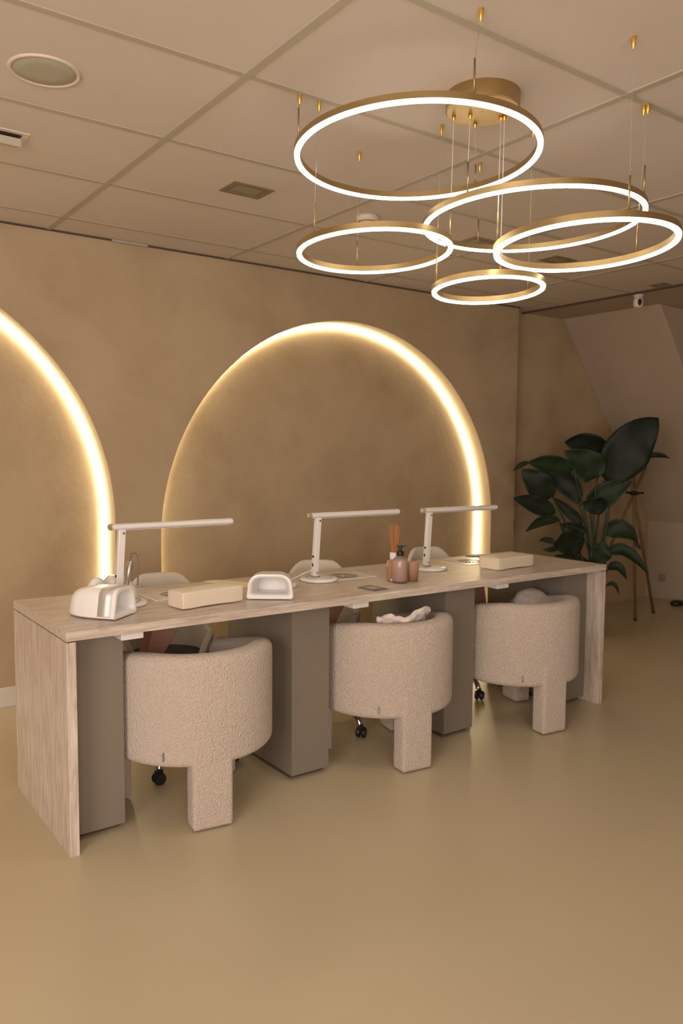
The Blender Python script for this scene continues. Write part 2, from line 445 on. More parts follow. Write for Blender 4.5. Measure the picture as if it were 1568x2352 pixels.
tag(o, 'crumpled pinkish plush cloth lying inside the middle tub chair', 'cloth')
# cushion in the right chair
bm = bmesh.new(); NN = 20; grid = {}
for s_ in (1, -1):
    for i in range(NN+1):
        for j in range(NN+1):
            u = i/NN*2-1; v = j/NN*2-1
            edge = (1-u*u)*(1-v*v)
            pin = 1-.10*(1-abs(u*v))*(1 if edge < .01 else .6)
            z = s_*.062*max(0, edge)**.42
            if s_ == -1 and edge <= 1e-6: grid[(s_, i, j)] = grid[(1, i, j)]; continue
            kx = math.sqrt(1-v*v*.42); ky = math.sqrt(1-u*u*.42)
            grid[(s_, i, j)] = bm.verts.new((.165*u*kx, .14*v*ky, z+noise.noise(Vector((u*3, v*3, s_)))*.006))
for s_ in (1, -1):
    for i in range(NN):
        for j in range(NN):
            q = [grid[(s_, i, j)], grid[(s_, i+1, j)], grid[(s_, i+1, j+1)], grid[(s_, i, j+1)]]
            bm.faces.new(q if s_ == 1 else q[::-1])
o = build('plush_cushion', bm, M_cloth, smooth=True)
o.location = (2.43, .10, .535); o.rotation_euler = (R(46), R(-6), R(22)); o.scale = (1.15, 1, .95)
tag(o, 'pinkish plush cushion leaning inside the rightmost tub chair', 'cushion')

# ------------------------------------------------------------------ white swivel shell chairs behind the desk
def swivel_chair(label, loc, rz, group, first=12):
    t = thing('swivel_chair', label, 'chair', loc, rz, group)
    EXT = 134; n = 64; m = 10
    bm = bmesh.new(); V = []
    for i in range(n+1):
        p = -EXT+2*EXT*i/n; a = R(90+p); ap = abs(p)
        u = min(1, max(0, (ap-18)/66)); top = .79-.235*u*u*(3-2*u)
        if ap > 112: top -= .10*((ap-112)/22)**2
        cut = .125*max(0, 1-abs(ap-108)/15)**.8
        bot = min(.385+cut, top-.02)
        row = []
        for k in range(m+1):
            z = bot+(top-bot)*k/m; h = max(0, (z-.385)/.4)
            r = .168+.052*min(1, h*1.5)**.7+.02*h*max(0, 1-ap/70)
            row.append(bm.verts.new((r*math.cos(a)*1.04, r*math.sin(a)*.98, z)))
        V.append(row)
    for i in range(n):
        for k in range(m): bm.faces.new((V[i][k], V[i+1][k], V[i+1][k+1], V[i][k+1]))
    o = build('shell', bm, M_shell, t, smooth=True)
    s = o.modifiers.new('s', 'SOLIDIFY'); s.thickness = .03; s.offset = -1
    s = o.modifiers.new('sub', 'SUBSURF'); s.levels = 1; s.render_levels = 1
    bm = bmesh.new(); lathe(bm, [(.05, .375), (.165, .38), (.185, .40), (.185, .44), (.165, .462), (.05, .468)], 40); build('seat', bm, M_black, t, smooth=True)
    bm = bmesh.new(); lathe(bm, [(.028, .13), (.028, .30), (.018, .30), (.018, .38)], 20); lathe(bm, [(.045, .085), (.045, .125), (.03, .135)], 20)
    b = build('base_column', bm, M_chrome, t, auto=40)
    for k in range(5):
        a = R(-90+72*k+first); c, s_ = math.cos(a), math.sin(a)
        pts = smooth_path([(c*.03, s_*.03, .118), (c*.12, s_*.12, .122), (c*.23, s_*.23, .112), (c*.285, s_*.285, .088), (c*.302, s_*.302, .058)], 5)
        bm = bmesh.new(); tube(bm, pts, .0135, 10); arm = build('base_arm', bm, M_chrome, t, smooth=True)
        bm = bmesh.new(); mt = Matrix.Translation((c*.312, s_*.312, .026)) @ Matrix.Rotation(a+.5, 4, 'Z')
        for sd in (-1, 1):
            L = []
            for (rr, xx) in ((.006, sd*.006), (.024, sd*.006), (.026, sd*.014), (.022, sd*.022), (.006, sd*.023)):
                L.append([mt @ Vector((xx, rr*math.cos(2*PI*q/20), rr*math.sin(2*PI*q/20))) for q in range(20)])
            loops(bm, L, True, True, True)
        box(bm, -.006, .006, -.016, .016, .0, .034, mtx=mt)
        build('caster', bm, M_black, t, auto=40)
    return t
G = 'white swivel chairs behind the desk'
swivel_chair('white swivel shell chair behind the left end of the desk', (.625, .655, 0), R(-17), G, -12)
swivel_chair('white swivel shell chair behind the second desk lamp from the left', (1.43, .645, 0), R(-33), G, 40.5)
swivel_chair('white swivel shell chair behind the far right desk lamp', (2.37, .735, 0), R(-10), G, 7)

# ------------------------------------------------------------------ ring lights
def on_plane(c, n, x, y):
    return c.z-(n.x*(x-c.x)+n.y*(y-c.y))/n.z
canopy_c = (1.135, -.775)
def ring_light(label, cx, cy, z, tx, ty, rad, anchors, power):
    n = Vector((math.tan(R(tx)), math.tan(R(ty)), 1)).normalized(); c = Vector((cx, cy, z))
    t = thing('ring_light', label, 'pendant light', (cx, cy, z), 0, 'gold LED ring pendants')
    q = Vector((0, 0, 1)).rotation_difference(n)
    w = .018; h = .019; lip = .008
    bm = bmesh.new(); ring_sweep(bm, rad, [(-w, lip), (0, lip), (0, lip+h), (-w, lip+h)], 128)
    o = build('housing', bm, M_gold, t, auto=40); o.rotation_mode = 'QUATERNION'; o.rotation_quaternion = q
    bm = bmesh.new(); ring_sweep(bm, rad, [(-w+.0006, lip), (-w+.0012, .002), (-w+.004, 0), (-.004, 0), (-.0012, .002), (-.0006, lip)], 128)
    o = build('diffuser', bm, M_led, t, smooth=True); o.rotation_mode = 'QUATERNION'; o.rotation_quaternion = q
    for (deg, ax, ay, pw) in anchors:
        a = R(deg); px, py = cx+(rad-w/2)*math.cos(a), cy+(rad-w/2)*math.sin(a)
        pz = on_plane(c, n, px, py)+lip+h
        top = HC if not pw else HC-.052
        bm = bmesh.new(); tube(bm, [(px-cx, py-cy, pz-z), (px-cx, py-cy, pz-z+.095 if pz+.14 < top else (top-z)-.05)], .0028, 8)
        build('rod', bm, M_gold, t, smooth=True)
        ex, ey = ax, ay
        bm = bmesh.new(); tube(bm, [(px-cx, py-cy, pz-z+.09), (ex-cx, ey-cy, top-z-(.03 if not pw else 0))], .0008 if not pw else .0014, 6)
        build('cable', bm, M_cable if not pw else M_cable_w, t)
        if not pw:
            bm = bmesh.new(); lathe(bm, [(.0075, 0), (.0075, -.004), (.0062, -.005), (.0062, -.022), (.0035, -.028), (.0025, -.036)], 14, (ax-cx, ay-cy, HC-z))
            build('ceiling_clip', bm, M_brass, t, auto=40)
    return t
ring_light('largest and highest gold LED ring pendant, left of the ceiling canopy', .929, -.63, 2.275, .08, 1.96, .3865, [(156.5, 0.627, -0.417, 0), (252.5, 0.73, -1.094, 0), (16.0, 1.13, -0.682, 1)], 1)
ring_light('large gold LED ring pendant, second highest, behind the right-hand ring', 1.417, -.68, 2.145, -.85, 1.59, .377, [(74.5, 1.5, -0.342, 0), (292.5, 1.548, -1.015, 0), (188.0, 1.068, -0.722, 1)], 1)
ring_light('medium gold LED ring pendant farthest left, below the largest ring', .952, -.39, 2.03, -.56, 2.78, .268, [(183.0, 0.7, -0.418, 0), (66.5, 1.063, -0.151, 0), (308.5, 1.038, -0.679, 1)], 1)
ring_light('gold LED ring pendant at the right, cropped by the picture edge', 1.30, -.993, 1.98, -.52, 2.81, .2765, [(242.5, 1.155, -1.242, 0), (0.0, 1.548, -1.030, 0), (142.0, 1.159, -0.766, 1)], 1)
ring_light('smallest and lowest gold LED ring pendant', 1.307, -.584, 1.915, .3, 2.78, .197, [(153.5, 1.142, -0.511, 0), (354.5, 1.405, -0.685, 0), (235.5, 1.163, -0.778, 1)], 1)
can = thing('ceiling_canopy', 'round brushed gold ceiling canopy of the ring pendants', 'light canopy', (1.085, -.758, HC))
bm = bmesh.new(); lathe(bm, [(.113, 0), (.115, -.003), (.115, -.048), (.111, -.052), (.002, -.052)], 64, cap1=False); build('canopy_body', bm, M_gold, can, auto=40)
for dx, dy in ((.045, .076), (-.017, .036), (-.047, .079), (.074, -.008), (.078, -.02)):
    bm = bmesh.new(); lathe(bm, [(.006, -.052), (.007, -.056), (.004, -.066), (.002, -.07)], 12, (dx, dy, 0)); build('cord_grip', bm, M_brass, can, smooth=True)

# ------------------------------------------------------------------ ceiling fittings
def vent(label, x0, x1, y0, y1):
    t = thing('ceiling_spotlight', label, 'recessed light', ((x0+x1)/2, (y0+y1)/2, HC), 0, 'recessed ceiling lights')
    w, d = (x1-x0)/2, (y1-y0)/2; b_ = .022
    bm = bmesh.new()
    for q in ((-w, w, -d, -d+b_), (-w, w, d-b_, d), (-w, -w+b_, -d+b_, d-b_), (w-b_, w, -d+b_, d-b_)): box(bm, *q, -.004, .001)
    build('frame', bm, M_vent, t)
    bm = bmesh.new(); box(bm, -w+b_, w-b_, -d+b_, d-b_, -.001, .001); build('recess', bm, M_vent, t)
    bm = bmesh.new(); box(bm, -w+.036, w-.036, -d+.034, d-.034, -.0035, -.0005); build('glass', bm, M_vent_in, t, bevel=.002)
    return t
vent('unlit recessed rectangular spotlight left of the largest ring pendant', .846, 1.038, .414, .558)
vent('unlit recessed spotlight seen through the second highest ring pendant', 2.24, 2.43, .407, .56)
vent('unlit recessed spotlight seen through the right-hand cropped ring', 2.885, 3.075, .411, .545)
vent('unlit recessed spotlight farthest away, at the right picture edge', 4.0, 4.1, .45, .56).scale = (1, 1, 1)
# tilted-out one at the left edge
t = thing('ceiling_spotlight', 'recessed spotlight with its lamp head tilted out, cropped at the left edge', 'recessed light', (-.065, .495, HC), 0, 'recessed ceiling lights')
bm = bmesh.new()
for q in ((-.1, .1, -.075, -.055), (-.1, .1, .055, .075), (-.1, -.08, -.055, .055), (.08, .1, -.055, .055)): box(bm, *q, -.004, .001)
build('frame', bm, M_cream_plastic, t)
bm = bmesh.new(); box(bm, -.08, .08, -.055, .055, -.001, .001); build('recess', bm, M_gap, t)
mt = Matrix.Translation((0, -.012, -.016)) @ Matrix.Rotation(R(16), 4, 'X')
bm = bmesh.new(); box(bm, -.078, .078, -.036, .052, -.016, .012, mtx=mt); build('lamp_head', bm, M_bar, t, bevel=.003)
# round ceiling speaker
t = thing('ceiling_speaker', 'round ceiling speaker with grey grille at the upper left', 'speaker', (-.058, -.094, HC))
bm = bmesh.new(); ring_sweep(bm, .103, [(-.013, -.004), (-.003, -.006), (0, -.002), (0, .001), (-.013, .001)], 64); build('rim', bm, M_cream_plastic, t, smooth=True)
bm = bmesh.new(); lathe(bm, [(.092, 0), (.09, -.003), (.05, -.004), (.001, -.0045)], 64); build('grille', bm, M_speaker_grille, t, smooth=True)
# smoke detector
t = thing('smoke_detector', 'round white smoke detector on the ceiling above the left small ring', 'smoke detector', (1.585, .475, HC))
bm = bmesh.new(); lathe(bm, [(.056, 0), (.056, -.012), (.050, -.022), (.046, -.026), (.043, -.027)], 48, cap1=True); build('body', bm, M_cream_plastic, t, smooth=True)
bm = bmesh.new(); ring_sweep(bm, .043, [(-.004, -.028), (0, -.028), (0, -.026), (-.004, -.026)], 48); build('slot_ring', bm, M_gap, t)
bm = bmesh.new(); lathe(bm, [(.038, -.027), (.038, -.033), (.034, -.036), (.002, -.037)], 48); build('cap', bm, M_cream_plastic, t, smooth=True)
# slim contact box at the wall top
bm = bmesh.new(); box(bm, .758, .955, YW-.022, YW-.0005, HC-.012, HC-.001)
o = build('cable_cover', bm, M_bar, bevel=.002); tag(o, 'slim pale cable cover where the wall meets the ceiling', 'cable cover')
# security camera
t = thing('security_camera', 'small white security camera with black lens hanging at the ceiling, upper right', 'camera', (4.20, .765, HC))
bm = bmesh.new(); lathe(bm, [(.036, 0), (.036, -.018), (.030, -.022), (.026, -.03)], 32); build('mount', bm, M_cream_plastic, t, smooth=True)
bm = bmesh.new(); lathe(bm, [(.022, -.028), (.032, -.034), (.034, -.05), (.033, -.075), (.028, -.09), (.01, -.096)], 32); build('head', bm, M_white, t, smooth=True)
bm = bmesh.new(); mt = Matrix.Rotation(R(-128), 4, 'Z')
L = [[mt @ Vector((x, .014*math.cos(2*PI*q/20), -.062+.024*math.sin(2*PI*q/20))) for q in range(20)] for x in (.02, .036)]
loops(bm, L, True, True, True); build('lens', bm, M_black, t, bevel=.002)

# ------------------------------------------------------------------ desk lamps
def desk_lamp(label, x, y, rz):
    t = thing('desk_lamp', label, 'desk lamp', (x, y, H), rz, 'white LED desk lamps')
    bm = bmesh.new(); lathe(bm, [(.078, 0), (.086, .003), (.088, .008), (.085, .013), (.078, .016), (.001, .0165)], 56); b = build('base', bm, M_gloss, t, smooth=True)
    bm = bmesh.new(); ring_sweep(bm, .064, [(-.009, .0162), (0, .0162), (0, .0172), (-.009, .0172)], 48); build('base_trim', bm, M_silver, b)
    bm = bmesh.new(); box(bm, -.036, -.002, -.016, .016, .016, .024); build('foot_bracket', bm, M_chrome, t, bevel=.003)
    P0 = Vector((-.024, 0, .02)); P1 = Vector((-.006, 0, .292)); ax = (P1-P0)
    mt = Matrix.Translation(P0) @ Vector((0, 0, 1)).rotation_difference(ax).to_matrix().to_4x4()
    bm = bmesh.new(); box(bm, -.0135, .0135, -.012, .012, .004, ax.length, mtx=mt); post = build('post', bm, M_white, t, bevel=.0025)
    bm = bmesh.new()
    box(bm, -.0143, -.0128, -.007, .007, .088, .098, mtx=mt); box(bm, -.0143, -.0128, -.005, .005, .048, .062, mtx=mt)
    build('post_buttons', bm, M_black, post)
    bm = bmesh.new()
    for zz in (.02, ax.length-.014):
        L = [[mt @ Vector((.004+.005*math.cos(2*PI*q/14), yy, zz+.005*math.sin(2*PI*q/14))) for q in range(14)] for yy in (-.0145, -.0118)]
        loops(bm, L, True, True, True)
    build('hinge_screw', bm, M_silver, post)
    bm = bmesh.new(); box(bm, -.018, -.002, -.008, .008, .285, .296); build('arm_hinge', bm, M_chrome, t, bevel=.002)
    bm = bmesh.new(); L = []
    for xx in (-.048, .462):
        L.append([(xx, .018*math.cos(a), .302+.0125*math.sin(a)) for a in [2*PI*q/24 for q in range(24)]])
    loops(bm, L, True, True, True); arm = build('light_bar', bm, M_white, t, auto=45)
    bm = bmesh.new(); L = [[(xx, r*.018*math.cos(a), .302+r*.0125*math.sin(a)) for a in [2*PI*q/24 for q in range(24)]] for xx, r in ((-.056, .8), (-.053, 1.03), (-.0475, 1.03))]
    loops(bm, L, True, True, True); build('end_cap', bm, M_silver, arm, auto=45)
    bm = bmesh.new(); box(bm, 0, .45, -.011, .011, .2885, .2905); build('diffuser', bm, M_inner, arm)
    return t
l1 = desk_lamp('white desk lamp nearest the camera, at the left end of the desk', .325, .345, R(0))
dup(l1, (1.272, .408, H), R(-1), 'white desk lamp in the middle, left of the reed diffuser')
dup(l1, (1.935, .385, H), R(-1), 'white desk lamp farthest right, behind the pump bottle')

# ------------------------------------------------------------------ nail curing lamps
def curing_lamp(label, loc, rz, wid, hgt, depth, taper, band, name_m, squash=1.0):
    t = thing('nail_curing_lamp', label, 'nail lamp', loc, rz, 'nail curing lamps on the desk')
    def sec(x, s, ins=0, zs=1):
        # rounded trapezoid: flat bottom, narrower domed top
        w = wid/2*s-ins; h = (hgt-ins*2)*zs; P = []
        wt = w*(1-taper); rb = .010; rt = min(.036 if band else .05, h*.5)
        corners = [((w-rb), rb, -90, 0, rb), ((wt-rt), h-rt, 0, 90, rt), (-(wt-rt), h-rt, 90, 180, rt), (-(w-rb), rb, 180, 270, rb)]
        for cy, cz, a0, a1, r in corners:
            for q in range(8):
                a = R(a0+(a1-a0)*q/7); P.append((x, cy+r*math.cos(a), ins+.004+cz+r*math.sin(a)))
        return P
    bm = bmesh.new(); L = []
    L.append(sec(-depth*.80, .80, .018)); L.append(sec(-.01, .98, .018)); L.append(sec(.0, 1, .013)); L.append(sec(.002, 1, .006)); L.append(sec(0, 1, 0))
    V = loops(bm, L, True, True, False)
    n = 14
    V2 = [V[-1]]
    for k in range(1, n+1):
        u = k/n
        x = -depth*u
        r = max(0, (u-.22)/.78)
        s = math.sqrt(max(.03, 1-r**2.6)); zs = .5+.5*math.sqrt(max(0, 1-r**3.6))
        pts = sec(x, s, 0, max(.3, zs)) if k < n else sec(-depth*.999, .30, 0, .36)
        V2.append([bm.verts.new(p) for p in pts])
    m = len(V2[0])
    for a, b in zip(V2, V2[1:]):
        for i in range(m): bm.faces.new((a[i], a[(i+1) % m], b[(i+1) % m], b[i]))
    bm.faces.new(V2[-1])
    for f in bm.faces:
        pass
    b = build('body', bm, name_m, t, auto=50)
    if band:
        bm = bmesh.new(); L = []
        for x in (-.014, -.066):
            P = sec(x, 1.012)[6:26]; L.append([(p[0], p[1], p[2]+.0012) for p in P if True])
        loops(bm, L, False)
        o = build('silver_band', bm, M_satin, t, smooth=True); s = o.modifiers.new('s', 'SOLIDIFY'); s.thickness = .0016
    if band:
        # interior diodes
        bm = bmesh.new()
        for q, (yy, zz) in enumerate(((-.03, .05), (-.0, .052), (.03, .05), (-.018, .035), (.018, .035))):
            box(bm, -depth*.80+.0005, -depth*.80+.004, yy-.003, yy+.003, zz-.003, zz+.003)
        build('diodes', bm, M_gap, b)
    bm = bmesh.new(); box(bm, -depth*.7, .001, -wid/2+.02, wid/2-.02, .004, .016); build('hand_plate', bm, M_inner, t, bevel=.003)
    return t
curing_lamp('glossy white bullet-shaped nail lamp with silver band at the desk corner', (.247, .125, H), R(-51), .155, .104, .215, .16, True, M_gloss)
curing_lamp('white nail lamp with its wide opening facing the camera, beside the long armrest', (.838, .118, H), R(-126), 0.186, .100, .16, .05, False, M_white)

# ------------------------------------------------------------------ hand rest cushions
def hand_rest(label, x, y, rz, l, w, h):
    t = thing('hand_rest', label, 'hand rest', (x, y, H), rz, 'cream leather hand rests')
    bm = bmesh.new(); box(bm, -l/2, l/2, -w/2, w/2, .002, h)
    bmesh.ops.subdivide_edges(bm, edges=bm.edges[:], cuts=6, use_grid_fill=True)
    for v in bm.verts:
        u = v.co.x/(l/2); q = v.co.y/(w/2)
        if v.co.z > h*.9: v.co.z += .006*(1-u**4)*(1-q*q)
        v.co.y *= 1+.03*(1-u*u)*(v.co.z/h)*(1-abs(v.co.z/h*2-1))
        if v.co.z < .01: v.co.z += .004*abs(math.sin(u*9))*(abs(q) > .9)
    o = build('cushion', bm, M_leather, t, smooth=True, bevel=.006, seg=3)
    bm = bmesh.new()
    for sx_ in (-1, 1):
        tube(bm, [(sx_*l/2, -w/2+.004, .006), (sx_*l/2, -w/2+.003, h-.006), (sx_*l/2, 0, h+.0), (sx_*l/2, w/2-.003, h-.006), (sx_*l/2, w/2-.004, .006)], .0018, 6)
    build('piping', bm, M_leather, t, smooth=True)
hand_rest('long cream leather hand rest left of the wide-mouthed nail lamp', .592, .185, R(7), .272, .105, .066)
hand_rest('cream leather hand rest at the right end of the desk', 2.33, .228, R(4), .285, .13, .062)

# ------------------------------------------------------------------ drill, cord, folder, cards
t = thing('nail_drill', 'white nail drill unit with silver handpiece behind the left desk lamp', 'nail drill', (.345, .46, H), R(20)); t.scale = (1.3, 1.3, 1.25)
bm = bmesh.new(); L = []
for z, w, d, y in ((0, .062, .05, 0), (.01, .066, .054, 0), (.04, .058, .045, .004), (.065, .042, .032, .010), (.078, .022, .018, .012)):
    L.append([(w*math.cos(a)*(abs(math.cos(a))**-.25 if abs(math.cos(a)) > .05 else 1)*.92, y+d*math.sin(a), z) for a in [2*PI*q/28 for q in range(28)]])
loops(bm, L, True, True, True); build('body', bm, M_gloss, t, smooth=True)
bm = bmesh.new(); tube(bm, smooth_path([(-.05, -.01, .03), (-.085, -.01, .07), (-.10, -.005, .055), (-.108, 0, .03)]), [.014]*24+[.012], 12)
build('handle_cradle', bm, M_gloss, t, smooth=True)
bm = bmesh.new(); tube(bm, [(-.012, -.05, .055), (-.008, -.05, .075), (-.006, -.05, .078), (.002, -.05, .118), (.004, -.05, .128)], [.008, .0095, .012, .012, .007], 16); hp = build('handpiece', bm, M_silver, t, auto=40)
bm = bmesh.new(); tube(bm, smooth_path([(.004, -.05, .128), (.012, -.05, .15), (.03, -.05, .145), (.037, -.05, .11), (.038, -.045, .07), (.04, -.04, .045)]), .0022, 8); build('cord', bm, mat('drill_cord', (.25, .20, .17), .5), t, smooth=True)

t = thing('power_cord', 'thin white power cord with small adapter between nail lamp and middle desk lamp', 'cord', (0, 0, H))
bm = bmesh.new(); tube(bm, smooth_path([(1.236, .40, .055), (1.20, .43, .035), (1.15, .46, .008), (1.10, .47, .004), (1.08, .42, .004), (1.12, .38, .004), (1.115, .35, .006)]), .0024, 8); build('wire', bm, M_white, t, smooth=True)
bm = bmesh.new(); mt = Matrix.Translation((1.085, .33, .010)) @ Matrix.Rotation(R(50), 4, 'Z'); box(bm, -.03, .03, -.012, .012, -.009, .009, mtx=mt); build('adapter', bm, M_white, t, bevel=.005, seg=3)

def flat_box(name, label, cat, pts, h, mats, group=None, z=H):
    bm = bmesh.new(); c = Vector((sum(p[0] for p in pts)/len(pts), sum(p[1] for p in pts)/len(pts)))
    loops(bm, [[(p[0]-c.x, p[1]-c.y, .0005) for p in pts], [(p[0]-c.x, p[1]-c.y, h) for p in pts]], True, True, True)
    o = build(name, bm, mats, bevel=.0008); o.location = (c.x, c.y, z); return tag(o, label, cat, group)
flat_box('folder', 'thin cream folder lying at the back of the desk behind the hand rest', 'folder', [(.815, .660), (.875, .655), (1.02, .43), (.885, .42)], .006, M_folder)
flat_box('folder', 'thin dark folder at the back edge of the desk behind the right hand rest', 'folder', [(2.46, .66), (2.56, .665), (2.62, .50), (2.52, .49)], .006, M_vent)
t = thing('price_card', 'small dark square card lying flat in front of the middle desk lamp', 'card', (1.338, .102, H))
bm = bmesh.new(); loops(bm, [[(-.032, -.062, z), (.052, -.055, z), (.045, .06, z), (-.036, .052, z)] for z in (.0005, .004)], True, True, True); c0 = build('card', bm, M_card, t)
bm = bmesh.new(); box(bm, -.018, .030, -.03, .03, .004, .0046); build('print', bm, M_card2, c0)

# ------------------------------------------------------------------ diffuser, soap, cup
def bottle_glass(name, prof, parent, m, seg=40): 
    bm = bmesh.new(); lathe(bm, prof, seg, cap0=True, cap1=False); return build(name, bm, m, parent, smooth=True)
t = thing('reed_diffuser', 'amber glass reed diffuser with orange reeds behind the pump bottle', 'diffuser', (1.568, .222, H))
bottle_glass('bottle', [(.001, .004), (.030, .004), (.034, .0), (.037, .008), (.038, .08), (.036, .092), (.022, .098), (.020, .10), (.018, .10), (.018, .096), (.032, .088), (.034, .08), (.033, .012), (.001, .010)], t, M_glass_amber)
bm = bmesh.new(); lathe(bm, [(.001, .011), (.031, .011), (.032, .06), (.001, .06)], 32); build('liquid', bm, mat('amber_oil', (.75, .42, .22), .2, trans=.3), t, smooth=True)
bm = bmesh.new(); lathe(bm, [(.018, .098), (.0225, .10), (.0225, .128), (.020, .131), (.008, .131), (.008, .12)], 32, cap1=False); build('collar', bm, M_white, t, auto=40)
for k in range(9):
    a = k*2.4; s = .012+.022*((k*37 % 10)/10)
    bm = bmesh.new(); tube(bm, [(-.004*math.cos(a), -.004*math.sin(a), .03), (s*1.05*math.cos(a), s*1.05*math.sin(a), .262-.004*(k % 3))], .0014, 6); build('reed', bm, M_reed, t)
t = thing('soap_dispenser', 'pink soap bottle with black pump, in front of the reed diffuser', 'soap dispenser', (1.545, .155, H))
bottle_glass('bottle', [(.001, .004), (.030, .004), (.033, .0), (.0352, .008), (.0352, .098), (.033, .108), (.025, .116), (.015, .124), (.015, .128)], t, M_glass)
bm = bmesh.new(); lathe(bm, [(.001, .010), (.0332, .010), (.0332, .098), (.031, .104), (.001, .104)], 36); build('liquid_soap', bm, M_soap, t, smooth=True)
bm = bmesh.new(); lathe(bm, [(.017, .124), (.0175, .126), (.0165, .144), (.008, .148), (.007, .162), (.012, .164), (.012, .169), (.001, .170)], 28, cap1=False)
mt = Matrix.Rotation(R(-30), 4, 'Z'); box(bm, -.016, .030, -.006, .006, .166, .171, mtx=mt); build('pump', bm, M_black, t, auto=40)
t = thing('glass_tumbler', 'small amber patterned glass tumbler right of the pump bottle', 'glass', (1.622, .160, H))
bottle_glass('cup', [(.001, .003), (.024, .003), (.027, 0), (.034, .084), (.0345, .088), (.0325, .088), (.0255, .008), (.001, .007)], t, mat('patterned_amber_glass', (.93, .60, .42), .2, trans=.6, ior=1.45))
bm = bmesh.new(); lathe(bm, [(.001, .009), (.0245, .009), (.0295, .062), (.001, .062)], 32); build('candle_wax', bm, M_soap, t, smooth=True)

# ------------------------------------------------------------------ plant in the far corner
def at(px, py, dist):
    d = CF + CR*((px-784)/FPX) - CU*((py-1176)/FPX)
    return CAM + d*dist                      # dist is measured along the viewing axis
PC = Vector((4.13, 1.13, 0)); PD = (PC-CAM).dot(CF)
plant = thing('potted_plant', 'tall potted bird of paradise plant with big dark leaves behind the desk', 'plant', PC)
def rel(v): return v-PC
bm = bmesh.new(); lathe(bm, [(.11, 0), (.135, .01), (.16, .10), (.158, .20), (.14, .32), (.135, .335), (.125, .335), (.128, .30), (.02, .29)], 40, cap1=True); build('pot', bm, M_pot, plant, smooth=True)
bm = bmesh.new(); lathe(bm, [(.125, .30), (.06, .31), (.002, .31)], 24); build('soil', bm, M_soil, plant)
def leaf(base, mid, tip, width, dd=(0, 0, 0), m=0, fold=.25, twist=0.0, wav=.0, pshape=.8):
    """px points (x, y); dd = depth offsets in metres at base, mid, tip; width in px"""
    P = [at(p[0], p[1], PD+d) for p, d in zip((base, mid, tip), dd)]
    n = 18; bm = bmesh.new(); V = []
    w = width/FPX*PD/2
    for i in range(n+1):
        u = i/n
        c = (1-u)**2*P[0]+2*u*(1-u)*(2*P[1]-.5*P[0]-.5*P[2])+u*u*P[2]
        dv = 2*(1-u)*((2*P[1]-.5*P[0]-.5*P[2])-P[0])+2*u*(P[2]-(2*P[1]-.5*P[0]-.5*P[2]))
        dv.normalize(); side = dv.cross(-CF).normalized()
        nrm = side.cross(dv).normalized()
        sd = (side*math.cos(twist)+nrm*math.sin(twist)); up = sd.cross(dv).normalized()
        prof = (math.sin(PI*min(1, u**pshape)))**.72 if 0 < u < 1 else .02
        row = []
        for k in range(-4, 5):
            s = k/4
            off = sd*(s*w*prof)+up*(fold*w*prof*(s*s)*1.0+wav*w*math.sin(u*14+s*2)*abs(s)*.5)
            row.append(bm.verts.new(rel(c+off)))
        V.append(row)
    for i in range(n):
        for k in range(8): bm.faces.new((V[i][k], V[i+1][k], V[i+1][k+1], V[i][k+1]))
    o = build('leaf', bm, M_leaf if m == 0 else M_leaf_dark, plant, smooth=True)
    s = o.modifiers.new('s', 'SOLIDIFY'); s.thickness = .0018
    # midrib
    bm = bmesh.new(); pts = []
    for i in range(9):
        u = i/8*.92
        c = (1-u)**2*P[0]+2*u*(1-u)*(2*P[1]-.5*P[0]-.5*P[2])+u*u*P[2]; pts.append(rel(c))
    tube(bm, pts, [.0045*(1-.8*i/8) for i in range(9)], 6); build('midrib', bm, M_stem, o, smooth=True)
    return P[0]
def stem(base_px, via, root_px, d0, r=.008):
    P = [at(root_px[0], root_px[1], PD), at(via[0], via[1], PD+d0*.5), at(base_px[0], base_px[1], PD+d0)]
    n = 14; pts = []
    for i in range(n+1):
        u = i/n; pts.append(rel((1-u)**2*P[0]+2*u*(1-u)*(2*P[1]-.5*P[0]-.5*P[2])+u*u*P[2]))
    bm = bmesh.new(); tube(bm, pts, [r*(1.35-.75*i/n) for i in range(n+1)], 8); build('stem', bm, M_stem, plant, smooth=True)
RT = (1366, 1352)
